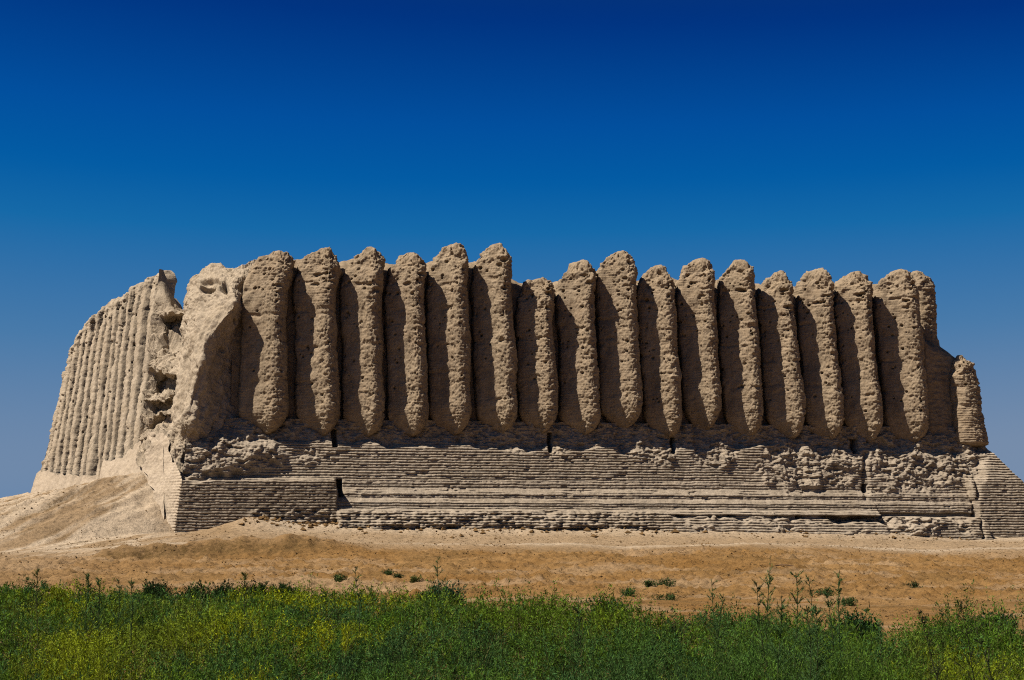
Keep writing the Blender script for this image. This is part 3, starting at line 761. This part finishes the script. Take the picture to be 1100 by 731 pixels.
def foliage_arrays(root, h, cols, nleaf, ns=9, spread=0.55, leaf=0.05, wid=0.009, seed=0, updir=0.3, tlo=0.15, curl=0.7, jitter=0.35, stem_w=0.006, stem_col=(0.09, 0.085, 0.03)):
    r_ = np.random.default_rng(seed); Pn = len(root)
    az = r_.uniform(0, 2 * np.pi, (Pn, ns)); tl = np.abs(r_.normal(0, spread, (Pn, ns)))
    SD = np.stack([np.sin(tl) * np.cos(az), np.sin(tl) * np.sin(az), np.cos(tl)], -1)
    SL = h[:, None] * r_.uniform(0.65, 1.1, (Pn, ns))
    pid = np.repeat(np.arange(Pn), nleaf); M = len(pid)
    sk = r_.integers(0, ns, M); t = tlo + (1 - tlo) * r_.beta(1.5, 1.0, M)
    sd = SD[pid, sk]; L = SL[pid, sk]
    hor = sd * np.array([1, 1, 0])
    b = root[pid] + sd * (L * t)[:, None] + hor * (0.25 * L * t * t)[:, None] + r_.normal(0, 0.02, (M, 3)) * (leaf[pid] if np.ndim(leaf) else leaf)[..., None] * 12 if np.ndim(leaf) else root[pid] + sd * (L * t)[:, None] + hor * (0.25 * L * t * t)[:, None] + r_.normal(0, 0.25 * leaf, (M, 3))
    d = unit(sd * 0.8 + r_.normal(0, curl, (M, 3)) + np.array([0, 0, updir]))
    ll = (leaf[pid] if np.ndim(leaf) else leaf) * r_.uniform(.5, 1.4, M) * (1.15 - 0.5 * t)
    ww = (wid[pid] if np.ndim(wid) else wid) * r_.uniform(.7, 1.3, M)
    sdv = unit(np.cross(d, r_.normal(0, 1, (M, 3))))
    V = np.stack([b - sdv * ww[:, None] * .5, b + sdv * ww[:, None] * .5, b + d * ll[:, None]], 1)
    c = cols[pid] * r_.uniform(1 - jitter, 1 + jitter, (M, 1))
    yl = r_.random(M) < 0.04; c[yl] = c[yl] * np.array([1.4, 1.25, 0.9])
    # stems
    rt = np.repeat(root, ns, 0); tip = rt + (SD * SL[..., None]).reshape(-1, 3) + (SD * np.array([1, 1, 0]) * .25 * SL[..., None]).reshape(-1, 3)
    sw = stem_w * np.ones(len(rt))
    if np.ndim(wid): sw = np.repeat(wid * .5, ns)
    sv = unit(np.cross(tip - rt, r_.normal(0, 1, tip.shape)))
    VS = np.stack([rt - sv * sw[:, None], rt + sv * sw[:, None], tip], 1)
    cs = np.repeat(np.array(stem_col)[None], len(VS), 0) * r_.uniform(.6, 1.5, (len(VS), 1))
    Vv = np.concatenate([V, VS]).reshape(-1, 3); cc = np.repeat(np.concatenate([c, cs]), 3, 0)
    return Vv, cc

def tri_mesh(name, V, c, mat, parent=None, origin=(0, 0, 0)):
    return raw_mesh(name, V, np.arange(len(V)), 3, mat, parent, False, origin, cols=c)

ex = np.array([-200, 0, 140, 190, 300, 450, 540, 600, 650, 700, 760, 820, 900, 935, 1000, 1050, 1100, 1300])
ey = np.array([58, 57, 55, 50, 54, 52, 46, 43, 41, 37, 38, 38, 34, 31.5, 32, 34, 29.5, 28])
def far_edge(px): return np.interp(px, ex, ey)

G1 = np.array([0.064, 0.122, 0.011]); G2 = np.array([0.040, 0.094, 0.025]); G3 = np.array([0.205, 0.232, 0.006]); G4 = np.array([0.020, 0.042, 0.012])
def weed_field():
    Vs, Cs = [], []
    r_ = np.random.default_rng(5)
    for (y0, y1, dens, nl, ns, sd, wide) in ((9.5, 17, 7.0, 750, 11, 1, 0), (17, 27, 6.0, 360, 10, 2, 0), (27, 40, 5.0, 190, 9, 3, 0), (40, 60, 4.0, 120, 8, 4, 0), (10, 26, 4.5, 150, 8, 5, 1), (26, 58, 3.6, 90, 8, 6, 1)):
        area = 0.295 * (y1 ** 2 - y0 ** 2) + 2 * (y1 - y0) if not wide else 22 * (y1 - y0); k = int(area * dens)
        y = np.sqrt(r_.uniform(y0 ** 2, y1 ** 2, k)); x = (r_.random(k) * 2 - 1) * (0.295 * y + 1.0)
        if wide:
            x = (0.295 * y + 1.0 + 11 * r_.random(k)) * np.where(r_.random(k) < .5, -1, 1)
        px = CX + F * x / y
        keep = y < far_edge(px) + 3.2 * fbm(np.stack([x * .45, y * 0, x * 0], -1), 4, .65)
        x, y = x[keep], y[keep]
        p = np.stack([x, y, x * 0], -1)
        f1 = fbm(p * np.array([.33, .16, 1]) + 3, 3); f2 = fbm(p * np.array([.28, .12, 1]) + 60, 3); f3 = fbm(p * 0.9 + 30, 2)
        wc = worley(p * np.array([.75, .5, 1]) + 9); h = np.clip(1.0 + 0.20 * f1 - 0.85 * wc + r_.normal(0, 0.06, len(x)), 0.16, 1.1)
        pxx = CX + F * x / y
        h *= 1 + 0.16 * sstep(760, 860, pxx) * (1 - sstep(930, 1000, pxx)) * (y < 26)
        h *= 1 + 0.35 * sstep(.15, .6, fbm(p * np.array([.9, .3, 1]) + 90, 2)) * (y > 24)
        h *= 1 + 0.55 * (r_.random(len(x)) < .10) * (y > far_edge(pxx) - 5) + 0.25 * (r_.random(len(x)) < .08)
        h *= np.interp(y, [9, 14, 30, 60], [0.95, 0.98, 0.92, 0.78])
        ywt = sstep(-0.05, 0.35, f2 + 0.12 * r_.normal(size=len(x)))[:, None]
        # broad yellow flowering patches lie left of centre and at far right
        zone = np.exp(-((pxx - 330) / 150) ** 2) + 0.7 * np.exp(-((pxx - 70) / 70) ** 2) + 0.6 * np.exp(-((pxx - 700) / 60) ** 2) + 0.7 * np.exp(-((pxx - 1030) / 90) ** 2)
        ywt = ywt * np.clip(zone, 0.12, 1)[:, None] * sstep(14.0, 17.5, y)[:, None]
        gm = sstep(-.4, .4, f1 - f3)[:, None]
        col = G1 * gm + G2 * (1 - gm)
        dk = sstep(.25, .6, f3)[:, None]; col = col * (1 - dk) + G4 * dk
        col = col * (1 - ywt) + G3 * ywt
        col = col * r_.uniform(.75, 1.25, (len(x), 1))
        root = np.stack([x, y, ground_z(x, y, False) - 0.03], -1)
        sc = np.clip(y / 15.0, 0.75, 4)
        V, c = foliage_arrays(root, h, col, nl, ns, 0.62, 0.044 * sc ** 0.85 * (1.35 if sd == 1 else 1), (0.0068 if sd == 1 else 0.0085) * sc, 50 + sd, 0.2, 0.12, 0.62 if sd == 1 else 0.85, 0.5)
        Vs.append(V); Cs.append(c)
    o = tri_mesh('weeds', np.concatenate(Vs), np.concatenate(Cs), LEAF)
    o['kind'] = 'stuff'; o['label'] = 'dense green weeds filling the field in front of the dirt bank'; o['category'] = 'weeds'
weed_field()

# dark bushes along the edge of the field
def bush(px, pyt, wpx, label, col, seed, group='bushes along the edge of the weeds', name='bush', leaves=5200):
    Y = float(far_edge(px)) + 0.4
    P0 = at_depth(px, pyt, Y); gz = float(ground_z(P0[0], Y, False)); w_ = wpx * Y / F; h_ = P0[2] - gz
    r_ = np.random.default_rng(seed)
    t = thing(name, label, 'bush', (P0[0], Y, gz), group)
    k = 26
    a = r_.uniform(0, 6.28, k); rr = w_ * .38 * np.sqrt(r_.random(k))
    root = np.stack([P0[0] + rr * np.cos(a), Y + rr * np.sin(a), np.full(k, gz) - .03], -1)
    hh = h_ * (1.0 - 0.5 * (rr / (w_ * .38)) ** 2) * r_.uniform(.75, 1.08, k)
    cols = np.array(col)[None] * r_.uniform(.7, 1.3, (k, 1))
    V, c = foliage_arrays(root, hh, cols, leaves // k, 7, 0.42, 0.11, 0.034, seed, 0.2, 0.1)
    m = len(V) - 3 * k * 7
    tri_mesh('foliage', V[:m], c[:m], LEAF, t, (P0[0], Y, gz))
    tri_mesh('stems', V[m:], c[m:], LEAF, t, (P0[0], Y, gz))
DK = (0.022, 0.040, 0.012)
bush(168, 619, 36, 'small round dark bush alone before the pale sand', DK, 1)
bush(212, 624, 40, 'low dark bush just right of the round one', DK, 2)
bush(243, 623, 34, 'dark bush in the middle of the long clump', DK, 3)
bush(273, 621, 34, 'taller dark bush towards the right of the clump', DK, 4)
bush(305, 625, 36, 'last dark bush at the right end of the clump', DK, 5)
bush(474, 622, 46, 'grey-green bush below the middle of the wall', (0.026, 0.060, 0.026), 6)
bush(655, 639, 44, 'soft dark green bush beside two small tufts', (0.026, 0.062, 0.022), 7)
bush(921, 650, 46, 'very dark bush right of the tall feathery weeds', (0.018, 0.042, 0.013), 8)
bush(1062, 652, 70, 'broad low bush at the far right of the field', (0.022, 0.050, 0.018), 9)

# little tufts out on the bare dirt
def tuft(px, py, wpx, hpx, Y, label, seed, col=(0.045, 0.07, 0.02)):
    P0 = at_depth(px, py, Y)
    for _ in range(30):
        gz = float(ground_z(P0[0], Y, True)); pyg = project(np.array([P0[0], Y, gz]))[1]
        if abs(pyg - py) < .4: break
        Y = min(max(Y + (pyg - py) * 0.25, 40), 84); P0 = at_depth(px, py, Y)
    gz = float(ground_z(P0[0], Y, True))
    r_ = np.random.default_rng(seed); k = 7; w_ = wpx * Y / F; h_ = hpx * Y / F
    root = np.stack([P0[0] + r_.normal(0, w_ * .25, k), Y + r_.normal(0, w_ * .25, k), np.full(k, gz) - .01], -1)
    V, c = foliage_arrays(root, np.full(k, h_), np.array(col)[None] * r_.uniform(.7, 1.3, (k, 1)), 60, 6, 0.8, 0.10, 0.028, seed, 0.2, 0.05)
    o = tri_mesh('grass_tuft', V, c, LEAF, None, (P0[0], Y, gz))
    o['label'] = label; o['category'] = 'tuft'; o['group'] = 'tufts on the bare dirt'
tuft(982, 634, 16, 9, 66, 'dark tuft alone on the bank at right, below a brown furrow', 31, (0.03, 0.045, 0.015))
tuft(883, 641, 22, 9, 62, 'spiky tuft just behind the tall feathery stalks', 32, (0.035, 0.05, 0.015))
tuft(912, 651, 16, 9, 58, 'green tuft between the feathery stalks and the very dark bush', 33)
tuft(697, 630, 9, 6, 66, 'tiny tuft, left one of the close pair on the bank', 34)
tuft(714, 630, 12, 9, 66, 'brighter tuft, right one of the close pair on the bank', 35)
tuft(675, 641, 16, 10, 60, 'rounded tuft touching the soft dark green bush', 36, (0.035, 0.075, 0.02))
tuft(718, 645, 18, 8, 58, 'wide low tuft below the close pair', 37)
tuft(417, 618, 7, 5, 68, 'tiny green speck of a tuft high on the bank left of the middle', 38)
tuft(428, 622, 9, 5, 66, 'small dark tuft just under the tiny speck', 39, (0.03, 0.045, 0.015))
tuft(448, 625, 14, 6, 64, 'yellow-green tuft left of the grey-green bush', 40, (0.07, 0.085, 0.02))
tuft(365, 625, 14, 8, 64, 'scraggly tuft above the pale sandy hollow in the weeds', 41)

# tall feathery stalks
STALK = leaf_material('stalk_leaf')
def stalk(px, py_top, Y, lean, label, seed, hmin=0.0, col=(0.06, 0.115, 0.035), dens=1.0):
    T = at_depth(px, py_top, Y); bx = T[0] - lean; gz = float(ground_z(bx, Y, False))
    r_ = np.random.default_rng(seed)
    H = T[2] - gz
    t = thing('tall_weed', label, 'weed', (bx, Y, gz), 'tall weeds standing above the field')
    k = 22; q = np.linspace(0, 1, k); C = np.stack([bx + lean * q ** 1.5 + 0.012 * np.sin(q * 9 + seed), np.full(k, Y) + 0.03 * np.sin(q * 4 + seed), gz + H * q], -1)
    na = 6; an = np.linspace(0, 2 * np.pi, na, endpoint=False); rad = (0.0075 * (1 - 0.75 * q)) * (Y / 16) ** .6
    P = C[:, None] + (rad[:, None] * np.cos(an))[..., None] * np.array([1, 0, 0]) + (rad[:, None] * np.sin(an))[..., None] * np.array([0, 1, 0])
    f = grid_faces(k, na, True)
    raw_mesh('stem', P.reshape(-1, 3), f, 4, LEAF, t, True, (bx, Y, gz), cols=np.tile(np.array([[0.06, 0.07, 0.025]]), (k * na, 1)))
    # side sprigs carrying narrow leaves
    ns = int(34 * dens); tt = 0.25 + 0.73 * r_.random(ns); b0 = np.stack([np.interp(tt, q, C[:, j]) for j in range(3)], -1)
    az = r_.uniform(0, 6.28, ns); el = r_.uniform(.5, 1.1, ns); sd = np.stack([np.cos(az) * np.cos(el), np.sin(az) * np.cos(el), np.sin(el)], -1)
    SL = (0.05 + 0.34 * (1 - tt) ** 1.2) * r_.uniform(.6, 1.3, ns) * min(1.0, H)
    M = 26; pid = np.repeat(np.arange(ns), M); f_ = r_.random(len(pid))
    b_ = b0[pid] + sd[pid] * (SL[pid] * f_)[:, None]; d = unit(sd[pid] + r_.normal(0, .5, (len(pid), 3)))
    sc = (Y / 16) ** .6
    sv = unit(np.cross(d, r_.normal(0, 1, d.shape))); ll = 0.026 * sc * r_.uniform(.6, 1.4, len(pid)); ww = 0.0055 * sc
    V = np.stack([b_ - sv * ww * .5, b_ + sv * ww * .5, b_ + d * ll[:, None]], 1)
    tip = b0 + sd * SL[:, None]; s2 = unit(np.cross(sd, r_.normal(0, 1, sd.shape))) * .0025 * sc
    VS = np.stack([b0 - s2, b0 + s2, tip], 1)
    # leaves along the main stem
    M2 = int(90 * dens); t2 = 0.2 + .8 * r_.random(M2); b2 = np.stack([np.interp(t2, q, C[:, j]) for j in range(3)], -1); d2 = unit(r_.normal(0, 1, (M2, 3)) + np.array([0, 0, .6]))
    sv2 = unit(np.cross(d2, r_.normal(0, 1, d2.shape))); V2 = np.stack([b2 - sv2 * ww * .5, b2 + sv2 * ww * .5, b2 + d2 * (0.04 * sc * (1.1 - .5 * t2))[:, None]], 1)
    V = np.concatenate([V, VS, V2]); c = np.array(col)[None] * r_.uniform(.65, 1.4, (len(V), 1))
    tri_mesh('leaves', V.reshape(-1, 3), np.repeat(c, 3, 0), LEAF, t, (bx, Y, gz))
stalk(812, 626, 16, -.12, 'leaning dark stalk, bent over to the left', 61, col=(.035, .06, .02))
stalk(826, 599, 17, 0.03, 'tallest pale stalk with a drooping tip', 62)
stalk(854, 615, 16, -.02, 'thick-topped plume beside the tallest stalk', 63, dens=1.8)
stalk(869, 619, 17, -.03, 'thin bare stalk between two plumes', 64, dens=.6)
stalk(890, 631, 16, -.03, 'short dense stalk left of the branching one', 65, dens=1.6)
stalk(903, 613, 16.5, 0.06, 'branching airy stalk, right end of the tall group', 66, dens=1.5)
stalk(764, 622, 19, -.10, 'slender stalk at the left of the tall group', 67)
stalk(776, 638, 18, 0.08, 'arching stalk near the slender one', 68)
stalk(838, 640, 15, 0.02, 'leafy stalk low beneath the tallest one', 69, dens=1.8)
stalk(866, 650, 14, -.04, 'bushy stalk in front of the plumes', 70, dens=2.2)
stalk(878, 650, 14.5, .05, 'bushy stalk at the foot of the branching one', 71, dens=2.2)
stalk(382, 608, 30, -.10, 'lone dark stalk leaning left before the dirt bank', 72, dens=.6)
stalk(470, 599, 34, -.05, 'thin stalk rising out of the grey-green bush', 73, dens=.7)
stalk(39, 610, 26, -.05, 'yellowish stalk near the left edge', 74, col=(.10, .12, .03))
stalk(95, 617, 28, .03, 'first thin stalk right of the yellowish one', 75)
stalk(106, 621, 28, -.04, 'second thin stalk, close to the first', 76)
stalk(129, 622, 28, .02, 'stubby stalk left of the round dark bush', 77)
stalk(142, 621, 29, -.02, 'stalk closest to the round dark bush', 78)
stalk(263, 614, 30, .0, 'yellow-green stalk above the dark clump', 79, col=(.09, .12, .03))
stalk(621, 640, 24, -.04, 'dark upright stalk left of the soft bush', 80, col=(.03, .045, .02), dens=.6)
stalk(984, 655, 15, -.30, 'dark bare stalk slanting in the weeds at right', 81, col=(.04, .045, .02), dens=.8)
stalk(1028, 647, 16, -.22, 'longest slanting dark stalk at right', 82, col=(.04, .045, .02), dens=.8)
stalk(1048, 675, 14, -.20, 'slanting dark stalk nearest the right edge', 83, col=(.04, .045, .02), dens=.8)

# feathery plants growing round the feet of the tall stalks
def plume(px, pyt, wpx, Y, label, seed, col=(0.055, 0.112, 0.018)):
    P0 = at_depth(px, pyt, Y); gz = float(ground_z(P0[0], Y, False)); w_ = wpx * Y / F; h_ = P0[2] - gz
    r_ = np.random.default_rng(seed); t = thing('feathery_weed', label, 'weed', (P0[0], Y, gz), 'feathery plants below the tall stalks')
    k = 16; a = r_.uniform(0, 6.28, k); rr = w_ * .30 * np.sqrt(r_.random(k))
    root = np.stack([P0[0] + rr * np.cos(a), Y + rr * np.sin(a), np.full(k, gz) - .03], -1)
    cols = np.array(col)[None] * r_.uniform(.75, 1.35, (k, 1))
    V, c = foliage_arrays(root, h_ * r_.uniform(.7, 1.05, k), cols, 620, 9, 0.36, 0.052, 0.0065, seed, 0.25, 0.1, 0.55, 0.45, 0.004, (0.07, 0.09, 0.03))
    m = len(V) - 3 * k * 9
    tri_mesh('foliage', V[:m], c[:m], LEAF, t, (P0[0], Y, gz)); tri_mesh('stems', V[m:], c[m:], LEAF, t, (P0[0], Y, gz))
plume(852, 645, 120, 15.5, 'largest feathery green plant, under the thick plumes', 91)
plume(792, 664, 90, 16.5, 'lower feathery plant under the slender stalk', 92)
plume(905, 662, 90, 15.0, 'feathery plant under the branching airy stalk', 93, (0.065, 0.118, 0.014))
plume(690, 676, 80, 15.0, 'isolated feathery plant well left of the tall stalks', 94, (0.05, 0.10, 0.02))

# fallen dry branch on the bank
def twig(px, py, Y, L, label):
    P0 = at_depth(px, py, Y)
    for _ in range(30):
        gz = float(ground_z(P0[0], Y, True)); pyg = project(np.array([P0[0], Y, gz]))[1]
        if abs(pyg - py) < .4: break
        Y = min(max(Y + (pyg - py) * 0.25, 40), 84); P0 = at_depth(px, py, Y)
    gz = float(ground_z(P0[0], Y, True))
    k = 14; q = np.linspace(0, 1, k); C = np.stack([P0[0] + L * (q - .5), Y - 0.25 * q + .05 * np.sin(q * 7), gz + .05 + .03 * np.sin(q * 5)], -1)
    an = np.linspace(0, 2 * np.pi, 6, endpoint=False); rad = 0.03 * (1 - .6 * q)
    P = C[:, None] + (rad[:, None] * np.cos(an))[..., None] * np.array([0, 1, 0]) + (rad[:, None] * np.sin(an))[..., None] * EZ
    m, nt, b = new_mat('dead_wood'); b.inputs['Base Color'].default_value = (.10, .06, .035, 1)
    o = grid_mesh('dry_branch', P, m, None, wrap=True, origin=(P0[0], Y, gz)); o['label'] = label; o['category'] = 'branch'
twig(846, 609, 72, 0.95, 'thin dry branch lying on the dirt bank')

# ------------------------------------------------------------------ light, sky, camera
SUN_EL, SUN_PHI = R(56), R(6.5)
hd = -EU * math.cos(SUN_PHI) - EI * math.sin(SUN_PHI)
to_sun = hd * math.cos(SUN_EL) + EZ * math.sin(SUN_EL)
from mathutils import Vector
sl_ = bpy.data.lights.new('sun', 'SUN'); sl_.energy = 5.0; sl_.angle = R(0.53); sl_.color = (1.0, 0.93, 0.84)
so = link(bpy.data.objects.new('sun', sl_)); so.rotation_euler = Vector(to_sun).to_track_quat('Z', 'Y').to_euler(); so.location = (-30, 20, 60)

world = bpy.data.worlds.new('World'); scene.world = world; world.use_nodes = True
nt = world.node_tree; nt.nodes.clear(); n = N(nt)
sky = nt.nodes.new('ShaderNodeTexSky'); sky.sky_type = 'NISHITA'; sky.sun_disc = False
sky.sun_elevation = SUN_EL; sky.sun_rotation = math.atan2(hd[0], hd[1]); sky.altitude = 300; sky.air_density = 1.0; sky.dust_density = 0.6; sky.ozone_density = 3.0
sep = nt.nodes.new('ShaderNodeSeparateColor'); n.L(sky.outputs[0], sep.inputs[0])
# polariser-deep sky in the visible band: the sky's own brightness graded to the deep blue of the photograph
grade = n.ramp(n.math('MULTIPLY', sep.outputs[1], 0.1), [(0.15, (0.03, 0.036, 0.055)), (0.235, (0.004, 0.032, 0.15)), (0.264, (0.0003, 0.033, 0.216)), (0.308, (0.0006, 0.078, 0.338)), (0.338, (0.001, 0.106, 0.370)), (0.371, (0.008, 0.142, 0.390)),  # lowest stops: unseen upper sky greyed and dimmed to cut blue fill in shadows
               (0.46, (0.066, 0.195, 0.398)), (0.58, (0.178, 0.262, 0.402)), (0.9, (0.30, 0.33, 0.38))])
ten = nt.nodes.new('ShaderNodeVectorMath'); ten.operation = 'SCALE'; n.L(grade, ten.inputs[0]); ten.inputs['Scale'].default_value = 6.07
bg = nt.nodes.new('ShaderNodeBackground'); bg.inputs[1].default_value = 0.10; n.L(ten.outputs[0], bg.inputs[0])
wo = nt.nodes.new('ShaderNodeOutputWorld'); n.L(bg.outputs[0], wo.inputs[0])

cd = bpy.data.cameras.new('camera'); cd.sensor_width = 36; cd.sensor_fit = 'HORIZONTAL'; cd.lens = 36 * F / 1100; cd.clip_start = 0.1; cd.clip_end = 6000
co = link(bpy.data.objects.new('camera', cd)); co.location = CAM; co.rotation_euler = (R(90) + PITCH, 0, 0)
scene.camera = co
vs = scene.view_settings
vs.view_transform = 'Standard'; vs.look = 'None'; vs.exposure = 0.72; vs.gamma = 1.0; vs.use_curve_mapping = False
scene.render.engine = 'CYCLES'
scene.cycles.max_bounces = 6; scene.cycles.diffuse_bounces = 1; scene.cycles.use_denoising = False; scene.cycles.filter_width = 1.1
